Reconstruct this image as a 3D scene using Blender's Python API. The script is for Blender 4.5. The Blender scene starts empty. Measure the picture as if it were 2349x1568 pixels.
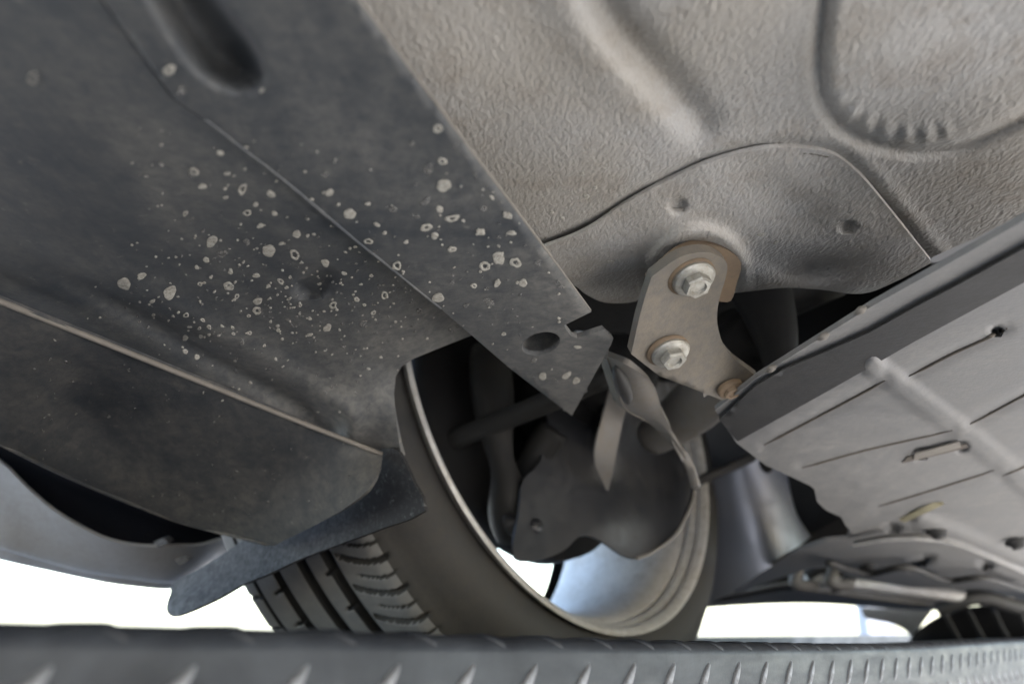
import bpy, bmesh, math, random
import numpy as np
from mathutils import Vector, Matrix
from mathutils.geometry import delaunay_2d_cdt

random.seed(7); rng = np.random.default_rng(7)
S = bpy.context.scene
C = S.collection

# ------------------------------------------------------------------ camera
FP = 1896.0; CX, CY = 1174.5, 784.0            # focal length and centre in units of a 2349 px wide picture
PITCH = math.atan2(663, 1896); SP, CP = math.sin(PITCH), math.cos(PITCH)
cam_d = bpy.data.cameras.new('camera'); cam = bpy.data.objects.new('camera', cam_d); C.objects.link(cam)
cam.location = (0, 0, 0); cam.rotation_euler = (math.pi/2 + PITCH, 0, 0)
cam_d.sensor_width = 36; cam_d.lens = 36*FP/2349
cam_d.clip_start = 0.01; cam_d.clip_end = 500
cam_d.dof.use_dof = True; cam_d.dof.focus_distance = 0.44; cam_d.dof.aperture_fstop = 6.6
S.camera = cam

# ------------------------------------------------------------------ light
SUN_EL, SUN_AZ = math.radians(43), math.radians(136)
w = bpy.data.worlds.new('World'); S.world = w; w.use_nodes = True
nt = w.node_tree; sky = nt.nodes.new('ShaderNodeTexSky'); sky.sky_type = 'NISHITA'; sky.sun_disc = False
sky.sun_elevation = SUN_EL; sky.sun_rotation = SUN_AZ; sky.air_density = 1.0; sky.dust_density = 1.2; sky.ozone_density = 1.0
nt.links.new(sky.outputs[0], nt.nodes['Background'].inputs[0]); nt.nodes['Background'].inputs[1].default_value = 0.15
sd = bpy.data.lights.new('sun', 'SUN'); sun = bpy.data.objects.new('sun', sd); C.objects.link(sun)
sd.energy = 4.0; sd.angle = math.radians(1.0); sd.color = (1, .95, .89)
sdir = Vector((math.sin(SUN_AZ)*math.cos(SUN_EL), math.cos(SUN_AZ)*math.cos(SUN_EL), math.sin(SUN_EL)))
sun.rotation_euler = sdir.to_track_quat('Z', 'Y').to_euler()
S.view_settings.view_transform = 'Standard'; S.view_settings.look = 'None'
S.view_settings.gamma = 1.0; S.view_settings.use_curve_mapping = False
S.view_settings.exposure = 2.7
S.cycles.max_bounces = 7; S.cycles.diffuse_bounces = 4; S.cycles.use_denoising = True

# ------------------------------------------------------------------ geometry helpers
def ray(u, v):
    a = u-CX; b = CY-v
    return a, FP*CP-b*SP, FP*SP+b*CP
def PZ(u, v, z):
    x, y, q = ray(u, v); t = z/q; return Vector((x*t, y*t, z))
def PY(u, v, y):
    x, q, z = ray(u, v); t = y/q; return Vector((x*t, y, z*t))
def PP(u, v, p0, n):
    d = Vector(ray(u, v)); t = n.dot(p0)/n.dot(d); return d*t
def PS(u, v, f):                               # where a sight line meets the height profile z = f(y)
    x, y, z = ray(u, v); lo, hi = .05, 6.
    for _ in range(40):
        m = (lo+hi)/2
        if z/y*m < f(m): lo = m
        else: hi = m
    return Vector((x/y*lo, lo, z/y*lo))
def tps(pts):                                  # thin plate spline through (u, v, value)
    P = np.array(pts, float); X = P[:, :2]/1000; n = len(X)
    def K(a, b):
        d = ((a[:, None]-b[None])**2).sum(-1); return np.where(d > 0, d*np.log(d+1e-12), 0)
    A = np.zeros((n+3, n+3)); A[:n, :n] = K(X, X)+1e-5*np.eye(n); A[:n, n] = 1; A[:n, n+1:] = X; A[n, :n] = 1; A[n+1:, :n] = X.T
    c = np.linalg.solve(A, np.r_[P[:, 2], 0, 0, 0])
    def f(u, v):
        q = np.array([[u/1000, v/1000]]); return float((K(q, X)@c[:n])[0]+c[n]+q[0]@c[n+1:])
    return f
def sst(x, a=0., b=1.):
    t = min(1., max(0., (x-a)/(b-a))); return t*t*(3-2*t)
def cr(pts, n):                                # Catmull-Rom through points
    P = [np.array(p, float) for p in pts]; P = [2*P[0]-P[1]]+P+[2*P[-1]-P[-2]]; out = []
    for i in range(1, len(P)-2):
        for k in range(n):
            t = k/n; a, b, c, d = P[i-1:i+3]
            out.append(.5*(2*b+(c-a)*t+(2*a-5*b+4*c-d)*t*t+(3*b-a-3*c+d)*t**3))
    out.append(P[-2]); return out
def inpoly(x, y, poly):
    r = False; j = len(poly)-1
    for i in range(len(poly)):
        xi, yi = poly[i][0], poly[i][1]; xj, yj = poly[j][0], poly[j][1]
        if (yi > y) != (yj > y) and x < (xj-xi)*(y-yi)/(yj-yi)+xi: r = not r
        j = i
    return r
class Line:                                    # distance, side and arc length to a polyline
    def __init__(s, pts, closed=False):
        s.poly = [tuple(p[:2]) for p in pts]; q = s.poly+([s.poly[0]] if closed else [])
        A = np.array(q, float); s.A = A[:-1]; s.D = A[1:]-A[:-1]; s.L = np.maximum((s.D**2).sum(1), 1e-9)
        s.S = np.r_[0, np.cumsum(np.sqrt(s.L))]
    def __call__(s, u, v):
        p = np.array((u, v)); t = np.clip(((p-s.A)*s.D).sum(1)/s.L, 0, 1); e = p-(s.A+t[:, None]*s.D)
        d = (e**2).sum(1); i = int(d.argmin())
        side = np.sign(s.D[i, 0]*(v-s.A[i, 1])-s.D[i, 1]*(u-s.A[i, 0]))
        return math.sqrt(d[i]), side, s.S[i]+t[i]*math.sqrt(s.L[i])
    def inside(s, u, v):                       # positive inside a closed outline
        d = s(u, v)[0]; return d if inpoly(u, v, s.poly) else -d

def link(name, me, mat, parent=None, smooth=True):
    o = bpy.data.objects.new(name, me); C.objects.link(o)
    if mat: me.materials.append(mat)
    if smooth: me.polygons.foreach_set('use_smooth', [True]*len(me.polygons))
    if parent:
        o.parent = parent; o.matrix_parent_inverse = parent.matrix_basis.inverted() if parent.parent is None else Matrix()
        if parent.parent is not None: o.matrix_parent_inverse = Matrix()
    return o
def py(name, verts, faces, mat, parent=None, smooth=True):
    me = bpy.data.meshes.new(name); me.from_pydata([tuple(v) for v in verts], [], faces); me.update()
    bm = bmesh.new(); bm.from_mesh(me); bmesh.ops.recalc_face_normals(bm, faces=bm.faces); bm.to_mesh(me); bm.free()
    return link(name, me, mat, parent, smooth)
def thick(o, t, off=1.0):
    m = o.modifiers.new('thickness', 'SOLIDIFY'); m.thickness = t; m.offset = off; m.use_even_offset = False
    e = o.modifiers.new('sharp', 'EDGE_SPLIT'); e.split_angle = math.radians(68); return o
def bevel(o, w, seg=2, ang=35):
    m = o.modifiers.new('bevel', 'BEVEL'); m.width = w; m.segments = seg; m.limit_method = 'ANGLE'; m.angle_limit = math.radians(ang); return o
def psheet(name, outline, f3, mat, parent, step=16, t=.0025, holes=(), smooth=True, up=True):
    """a sheet cut to an outline; f3 gives its surface; thickness goes away from below"""
    def dens(poly):
        out = []
        for i, a in enumerate(poly):
            b = poly[(i+1) % len(poly)]; n = max(1, int(math.hypot(b[0]-a[0], b[1]-a[1])/step))
            out += [(a[0]+(b[0]-a[0])*k/n, a[1]+(b[1]-a[1])*k/n) for k in range(n)]
        return out
    loops = [dens(outline)]+[dens(h) for h in holes]
    V, E = [], []
    for lp in loops:
        s = len(V); V += lp; E += [(s+i, s+(i+1) % len(lp)) for i in range(len(lp))]
    us = [p[0] for p in outline]; vs = [p[1] for p in outline]
    L = Line(outline, True); HL = [Line(h, True) for h in holes]
    row = 0; v = min(vs)
    while v < max(vs):
        u = min(us)+(step/2 if row % 2 else 0)
        while u < max(us):
            if L.inside(u, v) > step*.45 and all(h.inside(u, v) < -step*.45 for h in HL): V.append((u, v))
            u += step
        v += step*.87; row += 1
    r = delaunay_2d_cdt([Vector(p) for p in V], E, [], 0, 1e-4)
    vv, ff = r[0], r[2]
    keep = []
    for f in ff:
        cx = sum(vv[i].x for i in f)/len(f); cy = sum(vv[i].y for i in f)/len(f)
        if inpoly(cx, cy, outline) and not any(inpoly(cx, cy, h) for h in holes): keep.append(tuple(f))
    V3 = [f3(p.x, p.y) for p in vv]
    used = sorted({i for f in keep for i in f}); mp = {k: i for i, k in enumerate(used)}
    me = bpy.data.meshes.new(name); me.from_pydata([tuple(V3[i]) for i in used], [], [tuple(mp[i] for i in f) for f in keep]); me.update()
    # make the visible face point to the camera side
    nsum = 0
    for p in me.polygons: nsum += p.normal.dot(-p.center.normalized())*p.area
    if nsum < 0: me.flip_normals()
    o = link(name, me, mat, parent, smooth)
    if t: thick(o, t, -1.0)
    return o
def loft(rows, n=6, m=6):
    R = [cr(r, m) for r in rows]; cols = list(zip(*R)); Cc = [cr(c, n) for c in cols]
    nr, nc = len(Cc[0]), len(Cc); V = [Cc[j][i] for i in range(nr) for j in range(nc)]
    F = [(i*nc+j, i*nc+j+1, (i+1)*nc+j+1, (i+1)*nc+j) for i in range(nr-1) for j in range(nc-1)]
    return V, F
def sheet(name, rows, mat, parent, t=.003, n=6, m=6):
    V, F = loft(rows, n, m); me = bpy.data.meshes.new(name); me.from_pydata([tuple(v) for v in V], [], F); me.update()
    ns = sum(p.normal.dot(-p.center.normalized())*p.area for p in me.polygons)
    if ns < 0: me.flip_normals()
    o = link(name, me, mat, parent)
    if t: thick(o, t, -1.0)
    return o
def tube(name, path, r, mat, parent, seg=12, n=6, cap=True):
    P = [Vector(p) for p in cr(path, n)]; N = len(P)
    rr = r if callable(r) else (lambda t: r)
    V, F = [], []; ref = Vector((.3, .2, 1)).normalized()
    for i, p in enumerate(P):
        d = (P[min(i+1, N-1)]-P[max(i-1, 0)]).normalized(); a = d.cross(ref).normalized(); b = d.cross(a)
        for k in range(seg):
            q = 2*math.pi*k/seg; V.append(p+(a*math.cos(q)+b*math.sin(q))*rr(i/(N-1)))
    for i in range(N-1):
        for k in range(seg): F.append((i*seg+k, i*seg+(k+1) % seg, (i+1)*seg+(k+1) % seg, (i+1)*seg+k))
    if cap: F += [tuple(range(seg)), tuple(range((N-1)*seg, N*seg))]
    return py(name, V, F, mat, parent)
def frame(n):
    n = n.normalized(); a = n.cross(Vector((0, 0, 1)));
    if a.length < .1: a = n.cross(Vector((1, 0, 0)))
    a.normalize(); return a, n.cross(a).normalized(), n
def lathe(prof, c, n, seg=96, closed=False):
    """prof: (axial, radius) pairs about the axis n through c"""
    a, b, n = frame(n); V, F = [], []; k = len(prof)
    for i in range(seg):
        q = 2*math.pi*i/seg; d = a*math.cos(q)+b*math.sin(q)
        V += [c+n*x+d*r for x, r in prof]
    for i in range(seg):
        j = (i+1) % seg
        for m in range(k-1 if not closed else k): F.append((i*k+m, j*k+m, j*k+(m+1) % k, i*k+(m+1) % k))
    return V, F

# ------------------------------------------------------------------ materials
def nodes(name):
    m = bpy.data.materials.new(name); m.use_nodes = True; t = m.node_tree; return m, t, t.nodes['Principled BSDF']
def noise(t, scale, detail=6, rough=.6, co=None, dist=0, stretch=None):
    n = t.nodes.new('ShaderNodeTexNoise'); n.inputs['Scale'].default_value = scale; n.inputs['Detail'].default_value = detail
    n.inputs['Roughness'].default_value = rough; n.inputs['Distortion'].default_value = dist
    src = co
    if stretch:
        mp = t.nodes.new('ShaderNodeMapping'); mp.inputs['Scale'].default_value = stretch[0]; mp.inputs['Rotation'].default_value = stretch[1]
        t.links.new(co, mp.inputs[0]); src = mp.outputs[0]
    t.links.new(src, n.inputs['Vector']); return n.outputs['Fac']
def ramp(t, fac, stops):
    r = t.nodes.new('ShaderNodeValToRGB'); e = r.color_ramp.elements
    while len(e) < len(stops): e.new(.5)
    for k, (p, c) in enumerate(stops):
        e[k].position = p; e[k].color = (*c, 1) if len(c) == 3 else c
    t.links.new(fac, r.inputs[0]); return r.outputs[0]
def mix(t, fac, a, b, kind='MIX'):
    m = t.nodes.new('ShaderNodeMix'); m.data_type = 'RGBA'; m.blend_type = kind
    if isinstance(fac, float): m.inputs[0].default_value = fac
    else: t.links.new(fac, m.inputs[0])
    for s, x in ((6, a), (7, b)):
        if isinstance(x, tuple): m.inputs[s].default_value = (*x, 1)
        else: t.links.new(x, m.inputs[s])
    return m.outputs[2]
def math_(t, op, a, b):
    m = t.nodes.new('ShaderNodeMath'); m.operation = op
    for i, x in enumerate((a, b)):
        if isinstance(x, (int, float)): m.inputs[i].default_value = x
        else: t.links.new(x, m.inputs[i])
    return m.outputs[0]
def bump(t, h, strength, dist, prev=None):
    b = t.nodes.new('ShaderNodeBump'); b.inputs['Strength'].default_value = strength; b.inputs['Distance'].default_value = dist
    t.links.new(h, b.inputs['Height'])
    if prev: t.links.new(prev, b.inputs['Normal'])
    return b.outputs[0]
def obco(t):
    return t.nodes.new('ShaderNodeTexCoord').outputs['Object']

def mat_dirty(name, base, dust, rough=.55, amount=.5, scale=14, fine=260, bumps=.25, metal=0., spec=.5, streak=True, drough=.85, grad=None):
    """a base surface with dust lying on it in clouds and fine grain"""
    m, t, b = nodes(name); co = obco(t)
    big = noise(t, scale, 5, .62, co, .6); fin = noise(t, fine, 2, .7, co); spk = noise(t, fine*.42, 3, .75, co, .4)
    st = noise(t, scale*3, 4, .7, co, .3, ((1, .25, 1), (0, 0, .35))) if streak else fin
    s = math_(t, 'ADD', math_(t, 'MULTIPLY', big, .55), math_(t, 'MULTIPLY', st, .45))
    if grad:                                    # more dirt towards the wheel that throws it; on the flap, painted light
        d = t.nodes.new('ShaderNodeVectorMath'); d.operation = 'DOT_PRODUCT'; t.links.new(co, d.inputs[0]); d.inputs[1].default_value = grad[0]
        g_ = math_(t, 'MULTIPLY', math_(t, 'SUBTRACT', d.outputs['Value'], grad[1]), grad[2])
        s = math_(t, 'ADD', s, math_(t, 'MAXIMUM', math_(t, 'MINIMUM', g_, .16), -.12))
    lo = .62-amount*.35
    f = ramp(t, s, [(max(0, lo-.2), (0, 0, 0)), (min(1, lo+.22), (1, 1, 1))])
    f2 = math_(t, 'MULTIPLY', f, ramp(t, spk, [(.30, (.35,)*3), (.62, (1,)*3)]))
    f2 = math_(t, 'MAXIMUM', f2, math_(t, 'MULTIPLY', ramp(t, spk, [(.60, (0,)*3), (.72, (1,)*3)]), .55))
    t.links.new(mix(t, f2, base, dust), b.inputs['Base Color'])
    t.links.new(ramp(t, f2, [(0, (rough,)*3), (1, (drough,)*3)]), b.inputs['Roughness'])
    b.inputs['Metallic'].default_value = metal; b.inputs['Specular IOR Level'].default_value = spec
    t.links.new(bump(t, math_(t, 'ADD', fin, math_(t, 'MULTIPLY', st, .6)), bumps, .0006), b.inputs['Normal'])
    return m

# underseal: leathery wrinkled coating with brown dirt
def mat_underseal():
    m, t, b = nodes('underseal'); co = obco(t)
    w1 = noise(t, 390, 3, .5, co, .8, ((1, .45, 1), (0, 0, -.7))); w2 = noise(t, 700, 2, .6, co, .2); big = noise(t, 9, 6, .6, co, .5)
    v = t.nodes.new('ShaderNodeTexVoronoi'); v.inputs['Scale'].default_value = 560; v.feature = 'SMOOTH_F1'
    mp = t.nodes.new('ShaderNodeMapping'); mp.inputs['Scale'].default_value = (1, .5, 1); mp.inputs['Rotation'].default_value = (0, 0, -.7)
    t.links.new(co, mp.inputs[0]); t.links.new(mp.outputs[0], v.inputs['Vector'])
    h = math_(t, 'ADD', math_(t, 'MULTIPLY', w1, 1.2), math_(t, 'MULTIPLY', v.outputs['Distance'], .5))
    h = math_(t, 'ADD', h, math_(t, 'MULTIPLY', w2, .25))
    dirt = noise(t, 30, 8, .68, co, .4)
    c = mix(t, ramp(t, big, [(.35, (0,)*3), (.68, (1,)*3)]), (.370, .360, .345), (.325, .300, .262))
    c = mix(t, ramp(t, dirt, [(.52, (0,)*3), (.76, (.7,)*3)]), c, (.225, .19, .15))
    c = mix(t, ramp(t, w2, [(.3, (.3,)*3), (.5, (0,)*3)]), c, (.22, .20, .18))
    t.links.new(c, b.inputs['Base Color']); b.inputs['Roughness'].default_value = .62; b.inputs['Specular IOR Level'].default_value = .35
    t.links.new(bump(t, h, .55, .0014), b.inputs['Normal']); return m
M = {}
M['pan'] = mat_underseal()
M['reinf'] = mat_dirty('underseal_thin', (.375, .355, .325), (.270, .225, .170), .62, .45, 16, 520, .7, drough=.75)
M['cover'] = mat_dirty('black_plastic_dusty', (.042, .048, .056), (.205, .196, .178), .55, .5, 12, 340, .25, spec=.3, grad=((.347, .938, 0), .43, 1.0))
M['skirt'] = mat_dirty('black_plastic_sill', (.036, .042, .050), (.155, .146, .132), .58, .5, 15, 300, .35, spec=.3, grad=((.347, .938, 0), .54, .8))
M['seam'] = mat_dirty('dust_edge', (.15, .138, .12), (.22, .20, .175), .7, .5, 20, 300, .2)
M['flap'] = mat_dirty('rubber_flap', (.024, .024, .025), (.20, .20, .205), .6, .25, 5, 300, .15, spec=.2, streak=False, grad=((-.75, .66, 0), .64, 2.5))  # grad paints the light on the flap tip as a paler tone
M['paint'] = mat_dirty('silver_paint', (.40, .395, .39), (.33, .315, .295), .34, .45, 10, 400, .08, metal=.1)
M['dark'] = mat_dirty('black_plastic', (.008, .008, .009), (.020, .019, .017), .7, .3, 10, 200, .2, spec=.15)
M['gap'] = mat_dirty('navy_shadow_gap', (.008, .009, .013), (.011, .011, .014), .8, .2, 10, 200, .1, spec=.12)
M['bracket'] = mat_dirty('steel_bracket', (.105, .100, .092), (.215, .182, .140), .55, .48, 40, 420, .4, metal=.1)
M['rust'] = mat_dirty('rust_edge', (.18, .125, .075), (.12, .09, .065), .8, .5, 60, 400, .4)
M['zinc'] = mat_dirty('zinc_bolt', (.42, .42, .39), (.26, .235, .20), .38, .42, 90, 500, .12, metal=.8)
M['shield'] = mat_dirty('dark_steel', (.022, .024, .029), (.046, .044, .043), .30, .35, 11, 300, .15, metal=.2)
M['arm'] = mat_dirty('grey_steel', (.21, .205, .20), (.24, .21, .175), .42, .4, 16, 300, .2, metal=.3)
M['tray'] = mat_dirty('grey_undertray', (.135, .135, .137), (.240, .232, .220), .55, .42, 22, 320, .35)
M['tray_dark'] = mat_dirty('tray_shade_and_fasteners', (.018, .018, .019), (.045, .043, .041), .55, .35, 14, 320, .2, spec=.3)  # holds the tray's painted shade; also the fasteners' own dark tone
M['groove'] = mat_dirty('groove_dirt', (.07, .06, .05), (.12, .10, .08), .8, .5, 40, 320, .2)
M['liner'] = mat_dirty('gloss_liner', (.17, .185, .225), (.16, .175, .21), .30, .0, 5, 300, .0, metal=.4)
M['tyre'] = mat_dirty('tyre_rubber', (.020, .020, .020), (.052, .047, .041), .6, .4, 16, 300, .25)
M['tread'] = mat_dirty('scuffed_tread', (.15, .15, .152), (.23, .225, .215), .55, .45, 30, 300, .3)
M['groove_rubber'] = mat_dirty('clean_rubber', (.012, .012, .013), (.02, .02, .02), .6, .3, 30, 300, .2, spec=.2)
M['dim'] = mat_dirty('oily_black_metal', (.012, .012, .012), (.026, .024, .021), .5, .4, 20, 300, .2, spec=.3)
M['rim'] = mat_dirty('alloy', (.66, .65, .63), (.36, .33, .29), .42, .38, 12, 300, .15, metal=.3)
M['rubber'] = mat_dirty('rubber', (.02, .02, .021), (.05, .047, .042), .5, .4, 20, 300, .2)
M['clip'] = mat_dirty('yellowed_clip', (.42, .38, .25), (.30, .26, .18), .5, .4, 30, 300, .1)
M['mud'] = mat_dirty('dried_mud', (.50, .475, .41), (.38, .36, .32), .9, .5, 120, 900, .3, spec=.1)
M['mudthin'] = mat_dirty('thin_mud', (.20, .195, .185), (.26, .25, .23), .85, .5, 120, 900, .2, spec=.2)
for key, lo_, hi_ in (('mud', .6, 1.), ('mudthin', .15, .8)):
    t_ = M[key].node_tree; b_ = t_.nodes['Principled BSDF']
    t_.links.new(ramp(t_, noise(t_, 520, 3, .7, obco(t_), .5), [(.36, (lo_,)*3), (.58, (hi_,)*3)]), b_.inputs['Alpha'])
M['post'] = mat_dirty('grey_blue_post', (.24, .27, .33), (.30, .31, .33), .5, .3, 3, 100, .1)
M['concrete'] = mat_dirty('concrete', (.40, .385, .36), (.34, .325, .30), .9, .5, .8, 30, .3)
def mat_plate():
    m, t, b = nodes('checker_steel'); co = obco(t)
    br = noise(t, 60, 6, .7, co, .2, ((.35, .35, 1.6), (0, 0, 0))); f = noise(t, 500, 4, .7, co); big = noise(t, 13, 6, .65, co, .6)
    t.links.new(mix(t, ramp(t, big, [(.35, (0,)*3), (.7, (1,)*3)]), (.009, .011, .016), (.040, .045, .054)), b.inputs['Base Color'])
    b.inputs['Metallic'].default_value = .0; b.inputs['Specular IOR Level'].default_value = .3
    t.links.new(ramp(t, br, [(.3, (.34,)*3), (.7, (.55,)*3)]), b.inputs['Roughness'])
    t.links.new(bump(t, math_(t, 'ADD', br, f), .22, .0006), b.inputs['Normal']); return m
M['plate'] = mat_plate()
M['worn'] = mat_dirty('worn_steel', (.26, .27, .29), (.10, .10, .105), .36, .45, 60, 500, .2, metal=.6)

def empty(name, loc, label, cat, group=None):
    o = bpy.data.objects.new(name, None); C.objects.link(o); o.location = loc; o.empty_display_size = .1
    o['label'] = label; o['category'] = cat
    if group: o['group'] = group
    return o

# ------------------------------------------------------------------ ground
GZ = -.75
g = py('ground', [(-60, -60, GZ), (60, -60, GZ), (60, 60, GZ), (-60, 60, GZ)], [(0, 1, 2, 3)], M['concrete']); g['kind'] = 'structure'
g['label'] = 'pale concrete ground far below the raised car'; g['category'] = 'ground'

# ------------------------------------------------------------------ the car
WC = Vector((.0664, .871, .248)); WN = Vector((math.cos(-.7207)*math.cos(.174), math.sin(-.7207)*math.cos(.174), math.sin(.174)))
WF = Vector((-WN.y, WN.x, 0)).normalized()      # forward in the wheel's plane (in the ground plane)
TR = .331
car = empty('car', (WC.x, WC.y, WC.z-TR), 'underside of a silver car with muddy black sill covers and grey floor, on the runway', 'car')

# --- floor pan ------------------------------------------------------
PANZ = .20
g_pocket = Line(cr([(1912, -160), (1898, -60), (1882, 60), (1875, 170), (1893, 245), (1945, 303), (2020, 335), (2100, 349), (2200, 337), (2290, 300), (2360, 265), (2480, 205)], 6))
g_bead = Line(cr([(1225, -160), (1285, -20), (1345, 90), (1440, 200), (1525, 285)], 6))
g_valley = Line(cr([(1330, -160), (1375, -10), (1440, 90), (1530, 190), (1600, 272)], 6))
g_arc = Line(cr([(1225, 575), (1340, 530), (1430, 470), (1520, 420), (1620, 375), (1720, 347), (1800, 338), (1890, 347), (1940, 372), (1990, 420), (2060, 505), (2135, 598)], 6))
g_rf = Line([(1225, 575), (1340, 530), (1430, 470), (1520, 420), (1620, 375), (1720, 347), (1800, 338), (1890, 347), (1940, 372), (1990, 420), (2060, 505), (2135, 598), (1975, 720), (1500, 720), (1318, 680)], True)
def pan3(u, v):
    z = PANZ
    d, s, a = g_pocket(u, v)
    z += .0034*math.exp(-(d/13)**2)                          # stamped groove
    z += .004*sst(-s*d, 0, 40)*-1                            # the pocket inside is lower
    if s < 0 and d < 75: z += .0011*math.sin(a/8.5)*math.exp(-((d-38)/20)**2)*sst(a, 330, 420)*(1-sst(a, 700, 800))
    d, s, a = g_bead(u, v); z -= .0018*math.exp(-(d/60)**2)
    d, s, a = g_valley(u, v); z += .0080*math.exp(-(d/42)**2)*(1-.3*sst(a, 450, 520))
    d, s, a = g_arc(u, v); z += .0016*math.exp(-(d/16)**2)-.0010*math.exp(-((d-32)/16)**2)
    if g_rf.inside(u, v) > 0: z += .006*sst(g_rf.inside(u, v), 0, 30)
    z += .0012*math.sin(u*.011+v*.007)+.0009*math.sin(u*.006-v*.013+1)
    return PZ(u, v, z)
fe = [(1180, 560), (1255, 600), (1320, 640), (1360, 660), (1440, 668), (1500, 640), (1650, 655), (1800, 648), (1960, 656), (2050, 632), (2130, 594), (2240, 545), (2349, 488), (2500, 420), (2620, 370)]
psheet('floor_pan', [(2620, -180), (620, -180), (780, 60)]+fe, pan3, M['pan'], car, step=11, t=.0015)
# the floor behind the camera: same panel, plain
py('floor_extension', [(-.34, .147, .2055), (1.3, .147, .2055), (1.3, -2.6, .2055), (-.9, -2.6, .2055)], [(0, 1, 2, 3)], M['pan'], car)
py('floor_extension', [(.32, .147, .207), (1.3, .147, .207), (1.3, 1.9, .215), (.62, 1.9, .215), (.33, .8, .21)], [(0, 1, 2, 3, 4)], M['dark'], car)

# --- floor reinforcement round the bracket --------------------------
BOSS = (1592, 640)
g_cr = Line(cr([(1230, 668), (1320, 640), (1420, 610), (1520, 575), (1600, 560), (1680, 580), (1760, 620), (1880, 650), (2000, 640), (2130, 600)], 6))
def rein3(u, v):
    z = PANZ-.0006
    d, s, a = g_cr(u, v)
    z -= .006*math.exp(-(d/60)**2) if s > 0 else .006*math.exp(-(d/130)**2)
    if s > 0: z += .012*sst(d, 0, 90)
    for (x, y, r) in ((1555, 470, 19), (1946, 522, 16)):
        q = math.hypot((u-x), (v-y)*1.25); z += .0035*(1-sst(q, r*.7, r*1.35))
    q = math.hypot(u-BOSS[0]-10, (v-BOSS[1]+10)*1.05); z -= .004*math.exp(-((q-105)/16)**2)*(1-sst(v, 640, 720))
    z += .010*math.exp(-(((u-1840)/95)**2+((v-622)/42)**2))
    z += .0006*math.sin(u*.03)*math.sin(v*.035)
    return PZ(u, v, z)
arc_pts = [tuple(p) for p in cr([(1225, 575), (1340, 530), (1430, 470), (1520, 420), (1620, 375), (1720, 347), (1800, 338), (1890, 347), (1940, 372), (1990, 420), (2060, 505), (2135, 598)], 5)]
front_pts = [tuple(p) for p in cr([(2135, 604), (2050, 648), (1975, 674), (1880, 664), (1800, 660), (1720, 668), (1650, 674), (1560, 668), (1492, 658), (1460, 690), (1390, 694), (1345, 675), (1318, 655), (1260, 625)], 4)]
rf = psheet('floor_reinforcement', arc_pts+front_pts, rein3, M['pan'], car, step=10, t=.002)
# seam slit at the top of the arc, dirt caught in it
tube('seam_dirt', [pan3(u, v)+Vector((0, 0, -.0018)) for u, v in ((1715, 349), (1760, 343), (1810, 341), (1860, 344), (1900, 352))], lambda t: .0006*(.5+.5*math.sin(t*31)**2), M['groove'], car, 8)

# --- bolted bracket -------------------------------------------------
BN = Vector((.22, -.36, -.90)).normalized(); BP = PZ(1590, 640, .176)
def bp(u, v, o=0): return PP(u, v, BP+BN*o, BN)
bout = [tuple(p) for p in cr([(1541, 600), (1566, 587), (1593, 580), (1620, 578), (1645, 585), (1668, 606), (1664, 640), (1653, 675), (1645, 718), (1648, 755), (1660, 790), (1685, 823), (1712, 845), (1740, 866)], 3)]+[(1722, 893), (1690, 915), (1656, 917), (1513, 862), (1448, 812), (1466, 730), (1480, 680), (1495, 634)]
br = psheet('mounting_bracket', bout, lambda u, v: bp(u, v, .0008*math.sin(u*.03+v*.02)), M['bracket'], car, step=12, t=.006)
# rusty sealant ring between bracket and floor
ring = psheet('rust_ring', [tuple(p) for p in cr([(1484, 640), (1540, 588), (1580, 566), (1625, 560), (1668, 572), (1700, 603), (1690, 650), (1676, 690), (1640, 690), (1560, 680), (1500, 660), (1484, 640)], 3)][:-1], lambda u, v: bp(u, v, -.007), M['rust'], car, step=14, t=.004)
def bolt(u, v, rad, mat, parent, name='bolt', spin=.2, base=.0006, hh=.0085):
    c = bp(u, v, base); a, b, n = frame(BN); V, F = [], []
    prof = [(0, 1.0), (.0016, 1.0), (.0028, .93), (.0036, .74)]
    seg = 48
    for x, r in prof:
        for k in range(seg):
            q = 2*math.pi*k/seg; V.append(c+n*x+(a*math.cos(q)+b*math.sin(q))*rad*r)
    def hexr(q): q = (q+spin) % (math.pi/3)-math.pi/6; return .66*math.cos(math.pi/6)/math.cos(q)
    for x, s in ((.0037, 1.), (hh-.0012, 1.), (hh, .90), (hh, .60), (hh-.0014, .52), (hh-.0014, 0.02)):
        for k in range(seg):
            q = 2*math.pi*k/seg; r = hexr(q)*s if s > .8 else .62*s
            V.append(c+n*x+(a*math.cos(q)+b*math.sin(q))*rad*r)
    R = len(V)//seg
    for i in range(R-1):
        for k in range(seg): F.append((i*seg+k, i*seg+(k+1) % seg, (i+1)*seg+(k+1) % seg, (i+1)*seg+k))
    F.append(tuple(range((R-1)*seg, R*seg)))
    o = py(name, V, F, mat, parent, True)
    m = o.modifiers.new('sharp', 'EDGE_SPLIT'); m.split_angle = math.radians(28); return o
bolt(1590, 637, .0117, M['zinc'], br, spin=.15)
bolt(1537, 806, .0114, M['zinc'], br, spin=.5)
bolt(1674, 888, .0085, M['rust'], br, name='rusty_bolt', hh=.006)
# washers under the bolts
for (u, v, r) in ((1586, 636, .0129), (1532, 805, .0126)):
    V, F = lathe([(.0002, r*.5), (.0002, r), (-.001, r)], bp(u, v, .0007), BN, 40); py('washer', V, F, M['rust'], br)

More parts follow.
